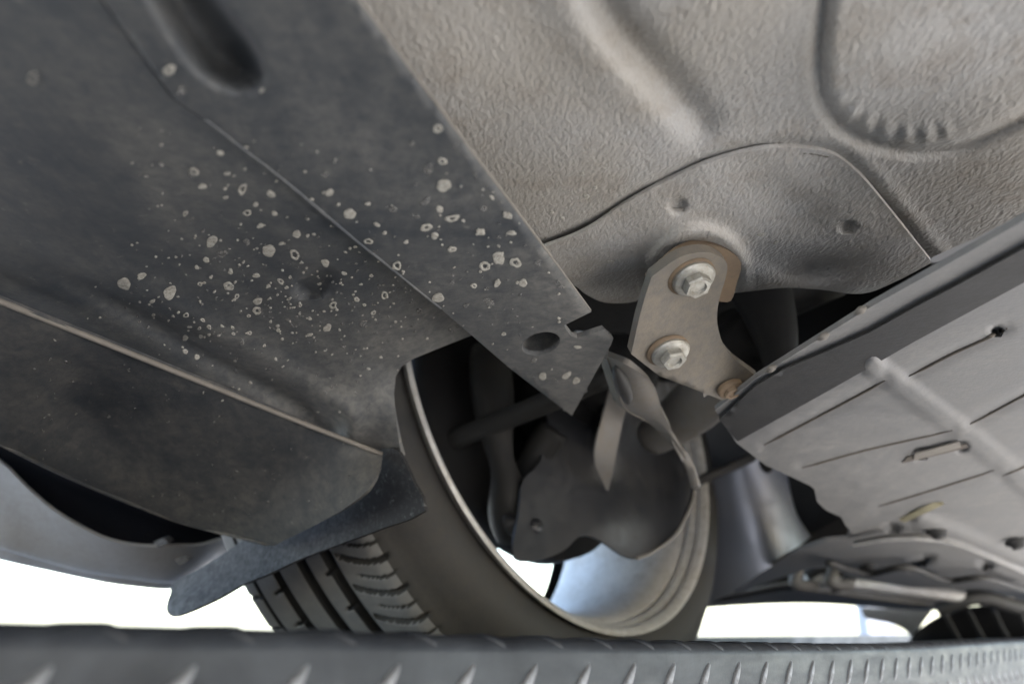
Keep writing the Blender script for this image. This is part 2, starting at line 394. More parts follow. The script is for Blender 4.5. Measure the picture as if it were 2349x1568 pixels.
# --- sill cover: inner strip with slot, notch and hole ---------------
STZ = .16
slot = Line(cr([(250, -160), (330, -10), (405, 112), (455, 172), (510, 205), (560, 215), (600, 203), (612, 165), (580, 90), (500, -10), (400, -160)], 5), True)
def strip3(u, v):
    z = STZ
    q = slot.inside(u, v); z += .017*sst(q, -8, 70)
    z += .0006*math.sin(u*.012)*math.cos(v*.01)
    e = (u-820)*.80-(v)*.60                                    # distance to the inner edge
    if e > -8: z += .002*sst(e, -8, 4)                       # rolled edge
    return PZ(u, v, z)
hole = [(1241+45*math.cos(q)*math.cos(.26)+25*math.sin(q)*math.sin(.26), 788-45*math.cos(q)*math.sin(.26)+25*math.sin(q)*math.cos(.26)) for q in np.linspace(0, 2*math.pi, 28, endpoint=False)]
strip_out = [(700, -160), (820, 0), (1087, 357), (1357, 715), (1294, 746), (1299, 756), (1311, 772), (1324, 775), (1386, 755), (1396, 764), (1407, 775), (1402, 790), (1312, 953), (1168, 843), (1010, 707), (880, 602), (810, 547), (640, 405), (490, 290), (400, 228), (300, 90), (120, -160)]
st = psheet('sill_cover_strip', strip_out, strip3, M['cover'], car, step=14, t=.003, holes=[hole])
# sleeve above the hole
V, F = [], []
for k, (u, v) in enumerate(hole):
    p = PZ(u, v, STZ+.002); V += [p+Vector((0, 0, .0004)), p+Vector((.004, .002, .030))]
F = [(2*k, 2*((k+1) % len(hole)), 2*((k+1) % len(hole))+1, 2*k+1) for k in range(len(hole))]; F.append(tuple(2*k+1 for k in range(len(hole))))
py('hole_sleeve', V, F, M['cover'], st)
tube('strip_edge', [strip3(u, v)+Vector((0, 0, .0005)) for u, v in ((700, -162), (821, 0), (1088, 357), (1224, 537), (1355, 713))], .0005, M['seam'], st, 8)

tube('strip_fold', [strip3(u, v)+Vector((0, 0, .0003)) for u, v in ((470, 274), (560, 344), (640, 405), (810, 547), (880, 602), (1010, 707))], .0010, M['cover'], st, 8)
# --- sill cover: outer panel ------------------------------------------
pz = tps([(-200, -200, .168), (120, -160, .162), (300, 90, .161), (490, 290, .1608), (640, 405, .1612), (810, 547, .165), (900, 620, .173), (1000, 700, .181), (1120, 790, .190),
          (0, 0, .165), (0, 350, .166), (300, 400, .165), (600, 600, .166), (750, 760, .166), (905, 870, .160), (950, 800, .172), (912, 950, .138), (922, 1045, .116),
          (0, 690, .160), (225, 780, .156), (450, 872, .149), (660, 955, .138), (880, 1040, .121), (-200, 600, .165), (200, 640, .162), (500, 800, .157), (700, 900, .150), (820, 980, .132)])
valley = Line([(-100, 500), (100, 605), (300, 710), (480, 815), (640, 905), (760, 985)])
def panel3(u, v):
    z = pz(u, v)
    d, s, a = valley(u, v); z += .0035*math.exp(-(d/28)**2)*sst(a, 100, 500)-.002*math.exp(-((d-50)/30)**2)*(s < 0)*sst(a, 100, 500)
    x, y = u-722, v-648; p, q = x*.95-y*.31, x*.31+y*.95
    z += .0055*(1-sst(math.hypot(p/54, q/35), .6, 1.15))
    return PZ(u, v, z)
panel_out = [(-220, -200), (115, -165), (296, 90), (396, 228), (486, 290), (636, 405), (806, 547), (900, 600), (1040, 712), (1150, 760), (1085, 768), (1010, 797), (950, 822), (922, 840), (908, 862), (904, 900), (908, 960), (916, 1020), (924, 1049), (880, 1038), (660, 948), (450, 863), (225, 772), (-30, 670), (-220, 590)]
pn = psheet('sill_cover_panel', panel_out, panel3, M['cover'], car, step=15, t=.003)

# --- side skirt ---------------------------------------------------------
sz = tps([(-200, 590, .163), (0, 682, .158), (225, 775, .154), (450, 867, .147), (660, 953, .136), (880, 1038, .119), (-200, 930, .135), (0, 1021, .110), (192, 1112, .098), (383, 1189, .082), (630, 1252, .062),
          (750, 1196, .074), (835, 1140, .086), (868, 1080, .104), (200, 950, .134), (450, 1030, .120), (650, 1090, .107), (0, 850, .138), (780, 1060, .112)])
def skirt3(u, v): return PZ(u, v, sz(u, v)-.0015)
skirt_out = [(-220, 598), (-30, 676), (225, 778), (450, 869), (660, 954), (878, 1040), (874, 1068), (862, 1096), (845, 1122), (820, 1145), (780, 1173), (720, 1205), (650, 1240), (630, 1251), (610, 1250), (479, 1217), (383, 1189), (288, 1150), (192, 1112), (96, 1071), (0, 1021), (-220, 905)]
sk = psheet('side_skirt', skirt_out, skirt3, M['skirt'], car, step=15, t=.003)
tube('skirt_edge_lip', [skirt3(u, v)+Vector((0, 0, -.0004)) for u, v in ((-222, 599), (-30, 677), (225, 779), (450, 870), (660, 955), (876, 1040))], .0017, M['seam'], sk, 10)
tube('skirt_lip', [skirt3(u, v)+Vector((0, 0, .0008)) for u, v in ((-220, 905), (0, 1021), (192, 1112), (383, 1189), (479, 1217), (612, 1250))], .0013, M['skirt'], sk, 8)

# --- mud flap / arch flange behind the tyre ----------------------------
FD = Vector((WF.x, WF.y, .0)).normalized(); FPt = Vector((-.15, .626, 0))
def flap3(u, v):
    p = PP(u, v, FPt, FD); k = (630-u)/600.
    return p+FD*(.010*math.sin((v-1050)*.01)-.012*math.exp(-(((u-440)/80.)**2+((v-1400)/60.)**2)))
flap_out = [tuple(p) for p in cr([(878, 1030), (905, 1028), (922, 1045), (936, 1105), (951, 1168), (860, 1205), (760, 1243), (671, 1279), (601, 1316), (550, 1340), (515, 1370), (479, 1397), (455, 1410), (438, 1414), (425, 1406), (415, 1390), (406, 1361), (398, 1336), (440, 1306), (500, 1262), (556, 1222), (700, 1150), (820, 1080), (878, 1030)], 2)][:-1]
psheet('mud_flap', flap_out, flap3, M['flap'], car, step=14, t=.0025)

# --- painted lower body beyond the gap, and the dark gap itself --------
prow1 = [(-260, 900), (-120, 985), (0, 1051), (64, 1112), (128, 1166), (192, 1205), (256, 1234), (330, 1247), (403, 1246), (463, 1244), (530, 1222), (590, 1200)]
prow3 = [(-260, 1165), (-120, 1210), (0, 1246), (64, 1266), (128, 1285), (192, 1302), (256, 1313), (320, 1322), (380, 1328), (420, 1322), (470, 1290), (540, 1250)]
prow4 = [(-260, 1208), (-120, 1246), (0, 1275), (64, 1290), (128, 1304), (192, 1317), (256, 1330), (315, 1337), (374, 1342), (400, 1336), (460, 1300), (530, 1258)]
def prow(pr, ys): return [PY(u, v, y) for (u, v), y in zip(pr, ys)]
yy = np.linspace(.70, .86, 12); rows = [prow(prow1, yy), [a.lerp(b, .5)+Vector((0, .006, -.004)) for a, b in zip(prow(prow1, yy), prow(prow3, yy+.05))], prow(prow3, yy+.05), [a+Vector((0, .012, .0005)) for a in prow(prow3, yy+.05)], prow(prow4, yy+.075), [a+Vector((-.02, .035, .03)) for a in prow(prow4, yy+.075)], [a+Vector((-.06, .06, .25)) for a in prow(prow4, yy+.075)]]
sheet('painted_sill', rows, M['paint'], car, .003, 4, 3)
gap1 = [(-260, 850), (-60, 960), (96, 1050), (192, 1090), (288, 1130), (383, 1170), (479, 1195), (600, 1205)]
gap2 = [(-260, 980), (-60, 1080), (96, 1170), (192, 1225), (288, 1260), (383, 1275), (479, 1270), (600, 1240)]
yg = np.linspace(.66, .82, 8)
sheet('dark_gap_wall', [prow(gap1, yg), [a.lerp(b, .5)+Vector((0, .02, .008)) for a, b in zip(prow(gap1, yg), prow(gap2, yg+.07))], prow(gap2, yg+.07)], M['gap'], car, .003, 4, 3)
# push-in clip tabs on the painted sill
for (u, v, y) in ((365, 1240, .815), (412, 1280, .845)):
    a = PY(u-14, v+3, y-.012); b = PY(u+10, v-6, y-.012); c = PY(u+22, v+4, y-.012); d = PY(u-2, v+14, y-.012)
    py('clip_tab', [a, b, c, d, a+Vector((0, .012, .004)), b+Vector((0, .012, .004)), c+Vector((0, .012, .004)), d+Vector((0, .012, .004))], [(0, 1, 2, 3), (4, 5, 6, 7), (0, 1, 5, 4), (1, 2, 6, 5), (2, 3, 7, 6), (3, 0, 4, 7)], M['flap'], car, False)

# --- wheel: tyre, rim, brake -------------------------------------------
wh = bpy.data.objects.new('wheel', None); C.objects.link(wh); wh.parent = car; wh.matrix_parent_inverse = car.matrix_basis.inverted()
A_, B_, N_ = frame(WN)
TW = .232
def tyre():
    # profile: inner bead, sidewall, shoulder, tread, outer shoulder, outer sidewall
    side = [(.000, .252), (.003, .260), (.005, .268), (.006, .278), (.003, .290), (-.004, .301), (-.013, .310)]
    nt_ = 104
    prof = [(a, r, -1.) for a, r in side]
    for i in range(nt_+1):
        f = i/nt_; a = -.018-f*(TW-.036); x = abs(f-.5)*2
        r = TR-.0025*x**2-.014*max(0, (x-.80)/.20)**2
        prof.append((a, r, f))
    prof += [(-TW-a, r, -1.) for a, r in reversed(side)]
    NS = 1400; V = np.zeros((NS*len(prof), 3)); k = len(prof); DEP = np.full(NS*k, -1.)
    G = ((.300, .027), (.465, .026), (.655, .025)); G2 = ((.835, .009),)
    for i in range(NS):
        q = 2*math.pi*i/NS; d = A_*math.cos(q)+B_*math.sin(q); s = q*TR
        for j, (a, r, f) in enumerate(prof):
            if f >= 0:
                dep = 0
                for c, h in G:
                    e = abs(f-c); dep = max(dep, .0125*(1-sst(e, h*.8, h*1.1)))
                for c, h in G2:
                    e = abs(f-c); dep = max(dep, .004*(1-sst(e, h*.6, h*1.3)))
                if f < .27:                               # shoulder sipes curving over the inner shoulder
                    for (per, off, wd, dp) in ((.030, 0, .0034, .007), (.030, .015, .0014, .0035)):
                        e = (s+off+.020*(f/.27)**2) % per; e = min(e, per-e)
                        lim = sst(f, .02, .06)*(1-sst(f, .24 if wd > .002 else .18, .262 if wd > .002 else .21))
                        dep = max(dep, dp*lim*(1-sst(e, wd*.4, wd*.75)))
                elif .334 < f < .433 or .685 < f < .825:      # short sipes off the grooves
                    per = .034; lo, hi = (.334, .433) if f < .6 else (.685, .825)
                    e = (s-.03*(f-lo)) % per; e = min(e, per-e)
                    dep = max(dep, .004*(1-sst((f-lo)/(hi-lo), .25, .55))*(1-sst(e, .0007, .0018)))
                elif f > .845:
                    per = .034; e = (s+.03*(f-.85)) % per; e = min(e, per-e); dep = max(dep, .004*(1-sst(e, .0008, .0018)))
                r = r-dep; DEP[i*k+j] = dep
            V[i*k+j] = WC+N_*a+d*r
    F = [(i*k+m, ((i+1) % NS)*k+m, ((i+1) % NS)*k+m+1, i*k+m+1) for i in range(NS) for m in range(k-1)]
    me = bpy.data.meshes.new('tyre'); me.from_pydata(V.tolist(), [], F); me.update(); me.flip_normals()
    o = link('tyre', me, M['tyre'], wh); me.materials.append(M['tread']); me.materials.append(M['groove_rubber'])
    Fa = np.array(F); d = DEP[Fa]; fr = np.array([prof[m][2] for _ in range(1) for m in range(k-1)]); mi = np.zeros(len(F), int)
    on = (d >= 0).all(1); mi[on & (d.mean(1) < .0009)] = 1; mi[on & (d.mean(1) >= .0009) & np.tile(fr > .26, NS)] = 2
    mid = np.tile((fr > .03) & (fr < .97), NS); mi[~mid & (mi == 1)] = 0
    me.polygons.foreach_set('material_index', mi.astype(np.int32)); me.update(); return o
tyre()
rimp = [(-.002, .251), (.005, .255), (.010, .2580), (.012, .2555), (.010, .2515), (.003, .2480), (.001, .2495), (-.001, .2490), (-.003, .2450), (-.009, .2425), (-.011, .2440), (-.013, .2435), (-.015, .2390), (-.032, .2320), (-.050, .2255), (-.110, .2240), (-.150, .2300), (-.180, .2380), (-.200, .2420), (-.210, .2520)]
V, F = lathe(rimp, WC, WN, 160); rim = py('rim', V, F, M['rim'], wh); rim.modifiers.new('sharp', 'EDGE_SPLIT').split_angle = math.radians(50)
def wpt(a, r, q): return WC+N_*a+(A_*math.cos(q)+B_*math.sin(q))*r
for k in range(5):                                 # spokes at the outer face
    q0 = 2*math.pi*k/5+.42; V = []
    for r, hw, a0, a1 in ((.05, .30, -.150, -.19), (.11, .17, -.160, -.198), (.17, .13, -.165, -.204), (.236, .12, -.165, -.206)):
        V += [wpt(a0, r, q0-hw), wpt(a0, r, q0+hw), wpt(a1, r, q0+hw*.8), wpt(a1, r, q0-hw*.8)]
    F = [(i*4+j, i*4+(j+1) % 4, i*4+4+(j+1) % 4, i*4+4+j) for i in range(3) for j in range(4)]+[(0, 1, 2, 3), (12, 13, 14, 15)]
    bevel(py('spoke', V, F, M['rim'], wh), .006, 2)
V, F = lathe([(-.13, .02), (-.13, .070), (-.19, .070), (-.195, .02)], WC, WN, 40); py('hub', V, F, M['rim'], wh)
V, F = lathe([(-.055, .03), (-.055, .170), (-.080, .170), (-.080, .03)], WC, WN, 72, True); py('brake_disc', V, F, M['dark'], wh)
# added sky leak plug, dark, low in the barrel
V = [wpt(a, r, q) for q in np.linspace(-1.15, -.45, 6) for a, r in ((-.02, .10), (-.015, .19), (-.11, .195), (-.11, .10))]
# suspension, each piece its own part
SHP = WC+WN*.016
def sh(u, v, o=0): return PP(u, v, SHP+WN*o, WN)
def shield3(u, v):
    o = .004
    d, s_, a = sh_ridge(u, v)
    t = sst(v, 900, 1110)
    o += (.050*(1-t)*sst(60-d, 0, 60) if s_ > 0 else .050*(1-t)*math.exp(-(d/26)**2))
    o += .030*sst(u, 1430, 1590)**2-.012*sst(u, 1400, 1250)
    o += .006*math.exp(-(((u-1430)/60)**2+((v-1190)/50)**2))
    return sh(u, v, o)
sh_ridge = Line([(1425, 870), (1410, 960), (1398, 1050), (1392, 1125)])
sh_out = [tuple(p) for p in cr([(1250, 905), (1318, 890), (1400, 880), (1440, 938), (1483, 966), (1533, 1011), (1568, 1060), (1585, 1102), (1589, 1137), (1571, 1186), (1543, 1232), (1494, 1267), (1459, 1281), (1424, 1271), (1382, 1242), (1350, 1228), (1325, 1233), (1290, 1264), (1231, 1285), (1185, 1281), (1178, 1240), (1192, 1170), (1199, 1102), (1238, 1060), (1256, 980), (1250, 905)], 3)][:-1]
shd = psheet('brake_dust_shield', sh_out, shield3, M['shield'], car, step=11, t=.0025)
tube('shield_rim', [shield3(u, v)+WN*.001 for u, v in ((1440, 938), (1483, 966), (1533, 1011), (1568, 1060), (1585, 1102), (1589, 1137), (1571, 1186), (1543, 1232), (1494, 1267), (1459, 1281))], .0019, M['arm'], shd, 8)
# lit flank of the folded rib, its light painted as paler steel
sheet('shield_rib', [[sh(1402, 878, .075), sh(1382, 960, .072), sh(1364, 1050, .048), sh(1391, 1124, .014)], [sh(1436, 940, .080), sh(1424, 990, .072), sh(1408, 1070, .046), sh(1396, 1124, .014)]], M['arm'], shd, .002, 3, 6)
# strap from the bracket down to the shield
st_l = [(1388, 815), (1402, 860), (1416, 905), (1434, 940), (1486, 968), (1532, 1012), (1570, 1062), (1588, 1112)]
st_r = [(1440, 838), (1478, 862), (1503, 890), (1520, 945), (1536, 978), (1554, 1012), (1578, 1066), (1592, 1112)]
ys = (.520, .545, .575, .61, .655, .70, .745, .775)
rA = [PY(u, v, y) for (u, v), y in zip(st_l, ys)]; rB = [PY(u, v, y-.012) for (u, v), y in zip(st_r, ys)]
mid = [a.lerp(b, .5)+Vector((.002, -.006, -.003)) for a, b in zip(rA, rB)]
sp_ = sheet('suspension_strap', [rA, mid, rB], M['arm'], car, .004, 5, 5)
sheet('strap_flange', [[a+Vector((-.004, .012, .008)) for a in rA[:5]], [a.lerp(b, .05)+Vector((0, -.001, -.001)) for a, b in zip(rA[:5], rB[:5])]], M['bracket'], sp_, .003, 3, 5)
tube('strap_slot', [PY(u, v, y) for u, v, y in ((1412, 838, .522), (1424, 868, .535), (1436, 900, .555), (1442, 925, .575))], lambda t: .0007+.0045*math.sin(math.pi*min(1, max(0, t)))**.6, M['rubber'], sp_, 14)
# lower arm, bush, knuckle and drive shaft boot in the dark behind
tube('control_arm', [PY(1500, 1000, .86), PY(1570, 950, .80), PY(1625, 905, .74), PY(1700, 860, .70)], lambda t: .020+.006*math.sin(t*3), M['arm'], car, 16)
tube('rubber_bush', [PY(1735, 640, .62), PY(1765, 720, .62), PY(1785, 800, .62), PY(1790, 870, .62)], lambda t: .026-.016*t, M['dark'], car, 24)
V, F = lathe([(-.02, .001), (-.02, .030), (.02, .030), (.02, .012), (.03, .012), (.03, .001)], PY(1720, 790, .66), Vector((.3, -.8, -.4)), 32); py('bush_housing', V, F, M['dark'], car)
tube('anti_roll_bar', [PY(1560, 1175, 1.15), PY(1660, 1125, 1.1), PY(1760, 1060, 1.05)], .012, M['dark'], car, 12)
tube('brake_hose', [PY(1565, 1120, 1.0), PY(1640, 1085, 1.0), PY(1720, 1050, 1.0), PY(1800, 1000, .98)], .006, M['rubber'], car, 10)
tube('tie_rod', [PY(990, 1030, .82), PY(1060, 1000, .79), PY(1150, 965, .76), PY(1260, 920, .72), PY(1400, 860, .68)], .010, M['dim'], car, 14)
tube('damper', [PY(1180, 1235, .80), PY(1165, 1120, .78), PY(1140, 1000, .78), PY(1120, 800, .80)], lambda t: .017+.005*math.sin(t*9), M['dim'], car, 18)
V, F = lathe([(-.05, .01), (-.05, .050), (.0, .055), (.03, .040), (.04, .01)], WC+WN*.0, WN, 40); py('wheel_bearing', V, F, M['dark'], car)
tube('sky_leak_plug', [PY(1250, 900, .93), PY(1200, 980, .93), PY(1175, 1060, .93), PY(1165, 1150, .93)], lambda t: .034, M['dark'], car, 14)  # dark blob added to plug the sky seen through the wheel
tube('drive_shaft', [WC+WN*.03, WC+WN*.14, WC+WN*.30], lambda t: .020+.02*(t < .3), M['rubber'], car, 18)

tube('knuckle_arm', [PY(1205, 1110, .83), PY(1235, 1040, .81), PY(1270, 985, .80)], lambda t: .016, M['dim'], car, 14)
tube('hub_edge', [wpt(-.050, .10, q) for q in np.linspace(2.2, 4.6, 9)], .006, M['dim'], car, 10)
for u_, v_ in ((1172, 1200), (1205, 1215)):
    V, F = lathe([(0, .012), (.006, .012), (.008, .007), (.016, .007), (.016, .001)], PY(u_, v_, .775), WN, 18); py('knuckle_bolt', V, F, M['shield'], car)
# --- wheel arch liner (dark) --------------------------------------------
V, F = [], []
AR = .43; nq = 40
for i in range(nq+1):
    q = .25+(math.pi*.93-.25)*i/nq; d = WF*math.cos(q)+Vector((0, 0, 1))*math.sin(q)
    for a in (.02, -.04, -.14, -.26): V.append(WC+N_*a*1.0+d*(AR+(.0 if a > -.2 else -.02)))
F = [(i*4+j, i*4+j+1, i*4+5+j, i*4+4+j) for i in range(nq) for j in range(3)]
thick(py('wheel_arch_liner', V, F, M['dark'], car), .003)
# inner wall of the arch, above the sill cover strip and the bracket
def ip(s, z, o=.10): return WC+N_*o+WF*s+Vector((0, 0, z))
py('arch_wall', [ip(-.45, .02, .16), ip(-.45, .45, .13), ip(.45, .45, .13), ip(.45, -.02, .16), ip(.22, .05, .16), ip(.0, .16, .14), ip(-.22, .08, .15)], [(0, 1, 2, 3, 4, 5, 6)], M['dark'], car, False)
py('engine_bay_shade', [PY(1300, 640, .80), PY(2200, 600, .66), PY(2250, 1000, .95), PY(1850, 1230, 1.45), PY(1560, 1300, 1.5), PY(1540, 1000, 1.3)], [(0, 1, 2, 3, 4, 5)], M['dark'], car, False)  # dark sheet standing in for the shade behind the bracket

sheet('notch_backing_sheet', [[(-.2, .60, z_), (-.05, .565, z_), (.04, .56, z_), (.10, .575, z_)] for z_ in (.206, .35, .6)], M['dark'], car, .003, 2, 2)  # dark sheet added to hide the bright background behind the strip notch
py('sky_backing_panel', [PY(1700, 1000, 1.5), PY(2010, 1150, 1.5), PY(2040, 1345, 1.5), PY(1800, 1352, 1.5), PY(1620, 1385, 1.5), PY(1560, 1250, 1.5)], [(0, 1, 2, 3, 4, 5)], M['dark'], car, False)  # dark backing added to stop sky showing through the gap
# --- glossy curved duct in front of the wheel ---------------------------
def dl(pts, y, bulge): return [PY(u, v, y-b) for (u, v), b in zip(pts, bulge)]
bul = (0, .035, .062, .078, .074, .045, -.02)
sheet('curved_duct', [dl([(1530, 1150), (1580, 1125), (1640, 1092), (1700, 1062), (1745, 1040), (1780, 1040), (1800, 1060)], 1.12, bul), dl([(1540, 1250), (1600, 1225), (1660, 1195), (1720, 1165), (1775, 1145), (1808, 1150), (1825, 1170)], 1.13, bul), dl([(1550, 1400), (1620, 1385), (1690, 1350), (1750, 1310), (1800, 1280), (1835, 1250), (1860, 1230)], 1.14, bul)], M['liner'], car, .003, 8, 8)

# --- undertray -----------------------------------------------------------
def trayz(y): return float(np.interp(y, (.0, .35, .55, .62, .72, .85, 1.0, 1.3, 1.9, 3), (.142, .142, .140, .132, .113, .088, .074, .061, .050, .045)))
def T(u, v, dz=0): 
    p = PS(u, v, lambda y: trayz(y)+dz); return p
lip = Line([(1660, 985), (1790, 908), (1935, 820), (2100, 735), (2349, 612), (2600, 490)])
ribs = [(Line([(1752, 1020), (1850, 968), (1950, 915), (2030, 872)]), 5.5, .0035), (Line([(1840, 1072), (1990, 1030), (2185, 986)]), 5, .003), (Line([(2015, 1160), (2140, 1122), (2280, 1078)]), 5, .003),
        (Line([(2085, 862), (2180, 812), (2255, 778), (2310, 752)]), 6, .0035), (Line([(2225, 972), (2349, 905), (2500, 825)]), 5, .003), (Line([(2300, 1090), (2420, 1040)]), 5, .003)]
ridge = Line([(2005, 838), (2120, 925), (2235, 1010), (2349, 1105), (2480, 1210)])
def tray3(u, v):
    dz = 0
    d, s_, a = lip(u, v)
    for L_, w_, h_ in ribs:
        d, s_, a = L_(u, v)
        if d < 40: dz += .0012*math.exp(-(d/14)**2)
    d, s_, a = ridge(u, v); dz -= .0020*(1-sst(d, 8, 36))
    d = math.hypot(u-2003, v-838); dz -= .002*(1-sst(d, 14, 34))
    for (x, y) in ((2287, 757), (2112, 1040), (2205, 1022)):
        d = math.hypot(u-x, (v-y)*1.5); dz += .006*(1-sst(d, 8, 20))
    return T(u, v, dz)
tray_out = [(1640, 940), (1735, 866), (1800, 826), (1890, 770), (2000, 702), (2130, 630), (2240, 568), (2349, 505), (2520, 405), (2620, 350), (2620, 1240), (2480, 1190), (2349, 1140), (2250, 1160), (2170, 1172), (2080, 1180), (2010, 1200), (1960, 1225), (1940, 1205), (1930, 1186), (1895, 1170), (1874, 1150), (1868, 1122), (1858, 1113), (1755, 1066), (1690, 1016), (1664, 978)]
tr = psheet('undertray', tray_out, tray3, M['tray'], car, step=9, t=.003)
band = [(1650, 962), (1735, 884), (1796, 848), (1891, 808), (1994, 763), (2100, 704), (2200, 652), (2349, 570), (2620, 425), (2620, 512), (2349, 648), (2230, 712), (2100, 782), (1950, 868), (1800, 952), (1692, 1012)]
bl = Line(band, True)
psheet('undertray_shade_band', band, lambda u, v: T(u, v, -.0026), M['tray_dark'], tr, step=12, t=.001)  # dark colour stands in for the shaded wall along the tray edge
for L_, w_, h_ in ribs:
    pp = L_.poly; o = tube('tray_groove', [tray3(*p)+Vector((0, 0, -.0001)) for p in cr(pp, 6)], lambda t: .0004+.0008*min(1, 8*t, 8*(1-t)), M['groove'], tr, 8, 8)
# cut tab in the tray: raised tongue over a slot
sheet('tray_slot', [[T(2070, 1062, -.0012), T(2140, 1046, -.0012), T(2222, 1026, -.0012)], [T(2082, 1048, -.0012), T(2140, 1036, -.0012), T(2216, 1018, -.0012)]], M['groove'], tr, .0006, 3, 6)
sheet('tray_tongue', [[T(2095, 1056, -.0025), T(2150, 1041, -.003), T(2205, 1026, -.0025)], [T(2100, 1040, -.0025), T(2150, 1027, -.003), T(2200, 1013, -.0025)]], M['seam'], tr, .001, 3, 6)
for k, (u, v) in enumerate(((1975, 712), (1890, 772), (1770, 846))):       # burrs on the edge
    tube('edge_burr', [T(u-14, v+8, .001), T(u, v-1, -.001), T(u+12, v-8, .001)], lambda t: .0004+.0016*math.sin(math.pi*min(1, max(0, t))), M['seam'], tr, 8, 3)
# lower front cover, behind the step
def low3(u, v):
    dz = .006
    d = abs((v-1215)-(u-2170)*.42); 
    if u > 2100: dz -= .004*math.exp(-(d/20)**2)
    for (x, y, k_) in ((2048, 1208, 1.), (2262, 1292, .8), (2110, 1288, .45)):
        q = math.hypot((u-x)*k_, (v-y)*1.5+(u-x)*.5*(k_ < .6)); dz += .008*(1-sst(q, 8, 17))
    return T(u, v, dz)
low_out = [(1925, 1175), (1990, 1178), (2080, 1150), (2200, 1130), (2349, 1100), (2620, 1180), (2620, 1400), (2420, 1388), (2349, 1382), (2270, 1368), (2200, 1358), (2080, 1345), (1960, 1325), (1905, 1300), (1860, 1302), (1760, 1335), (1690, 1360), (1640, 1376), (1648, 1362), (1740, 1312), (1830, 1262), (1895, 1240), (1945, 1235), (1950, 1212)]
lw = psheet('nose_undertray', low_out, low3, M['tray'], car, step=12, t=.004)
sheet('yellowed_clip', [[T(2062, 1192, .0), T(2100, 1172, -.002), T(2140, 1152, .0)], [T(2075, 1198, -.003), T(2115, 1180, -.006), T(2165, 1156, -.003)]], M['clip'], lw, .003, 4, 5)
for u, v in ((1990, 1298), (2150, 1215), (2330, 1240)):
    a_ = T(u, v, .004); V, F = lathe([(0, .011), (.002, .011), (.004, .007), (.008, .006), (.008, .0005)], a_, Vector((.1, -.3, -.95)), 20); py('fastener', V, F, M['tray_dark'], lw)
sheet('cover_step', [[T(u, v, .003) for u, v in ((1960, 1238), (2060, 1222), (2180, 1232), (2349, 1300), (2450, 1345))], [T(u, v, -.004) for u, v in ((1955, 1246), (2060, 1232), (2172, 1244), (2340, 1312), (2440, 1358))]], M['tray'], lw, .004, 3, 6)
tube('cable', [T(u, v, -.006) for u, v in ((1900, 1290), (1990, 1315), (2080, 1300), (2170, 1330), (2260, 1325), (2349, 1352))], .004, M['rubber'], lw, 8)
# crossmember bars, hooks and bumper lip
def bar(name, pts, r, mat, par=car): return tube(name, [PY(u, v, y) for u, v, y in pts], r, mat, par, 12)
bar('crossmember', [(1850, 1328, 1.35), (1960, 1338, 1.36), (2080, 1352, 1.38), (2210, 1368, 1.40), (2320, 1382, 1.42)], .010, M['rim'])
bar('crossmember', [(1840, 1345, 1.42), (1960, 1360, 1.43), (2080, 1375, 1.45), (2190, 1388, 1.47)], .008, M['arm'])
for u0, v0 in ((1818, 1288), (1900, 1286)):
    bar('tow_hook', [(u0+10, v0, 1.28), (u0+12, v0+22, 1.28), (u0+4, v0+44, 1.28), (u0+22, v0+54, 1.29), (u0+52, v0+54, 1.30)], .0085, M['seam'])
bar('rubber_hose', [(1850, 1318, 1.33), (1885, 1300, 1.32), (1932, 1292, 1.31), (1952, 1310, 1.31), (1942, 1336, 1.32), (1905, 1346, 1.33)], .009, M['rubber'])
lipA = [(1600, 1395), (1700, 1388), (1800, 1384), (1900, 1385), (2000, 1392), (2100, 1398), (2200, 1400)]
lipB = [(1600, 1376), (1700, 1358), (1800, 1340), (1900, 1345), (2000, 1362), (2100, 1376), (2200, 1385)]
sheet('bumper_lip', [[PY(u, v, 1.62) for u, v in lipA], [PY(u, v, 1.56)+Vector((0, 0, -.001)) for u, v in [(a[0], (a[1]+b[1])/2) for a, b in zip(lipA, lipB)]], [PY(u, v, 1.48) for u, v in lipB]], M['tray'], car, .004, 5, 5)
# dark ribbed air guide on the far right
sheet('air_guide', [[PY(u, v, 1.5) for u, v in ((2085, 1478), (2120, 1440), (2200, 1400), (2349, 1385), (2600, 1375))], [PY(u, v, 1.6) for u, v in ((2090, 1490), (2150, 1480), (2220, 1480), (2349, 1480), (2600, 1480))]], M['dark'], car, .004, 4, 6)
for k in range(5):
    u = 2165+k*57
    bar('guide_rib', [(u, 1400-k*2, 1.485), (u+18, 1435, 1.50), (u+40, 1472, 1.52)], .0040, M['rubber'])
bar('hose', [(2150, 1400, 1.42), (2210, 1375, 1.40), (2260, 1370, 1.40), (2330, 1390, 1.42), (2420, 1400, 1.44)], .012, M['rubber'])
sheet('fog_light_trim', [[PY(u, v, 1.7) for u, v in ((1975, 1392), (2050, 1395), (2140, 1398))], [PY(u, v, 1.7) for u, v in ((1990, 1418), (2050, 1424), (2110, 1440))], [PY(u, v, 1.7) for u, v in ((2060, 1424), (2085, 1450), (2104, 1478))]], M['paint'], car, .004, 4, 4)

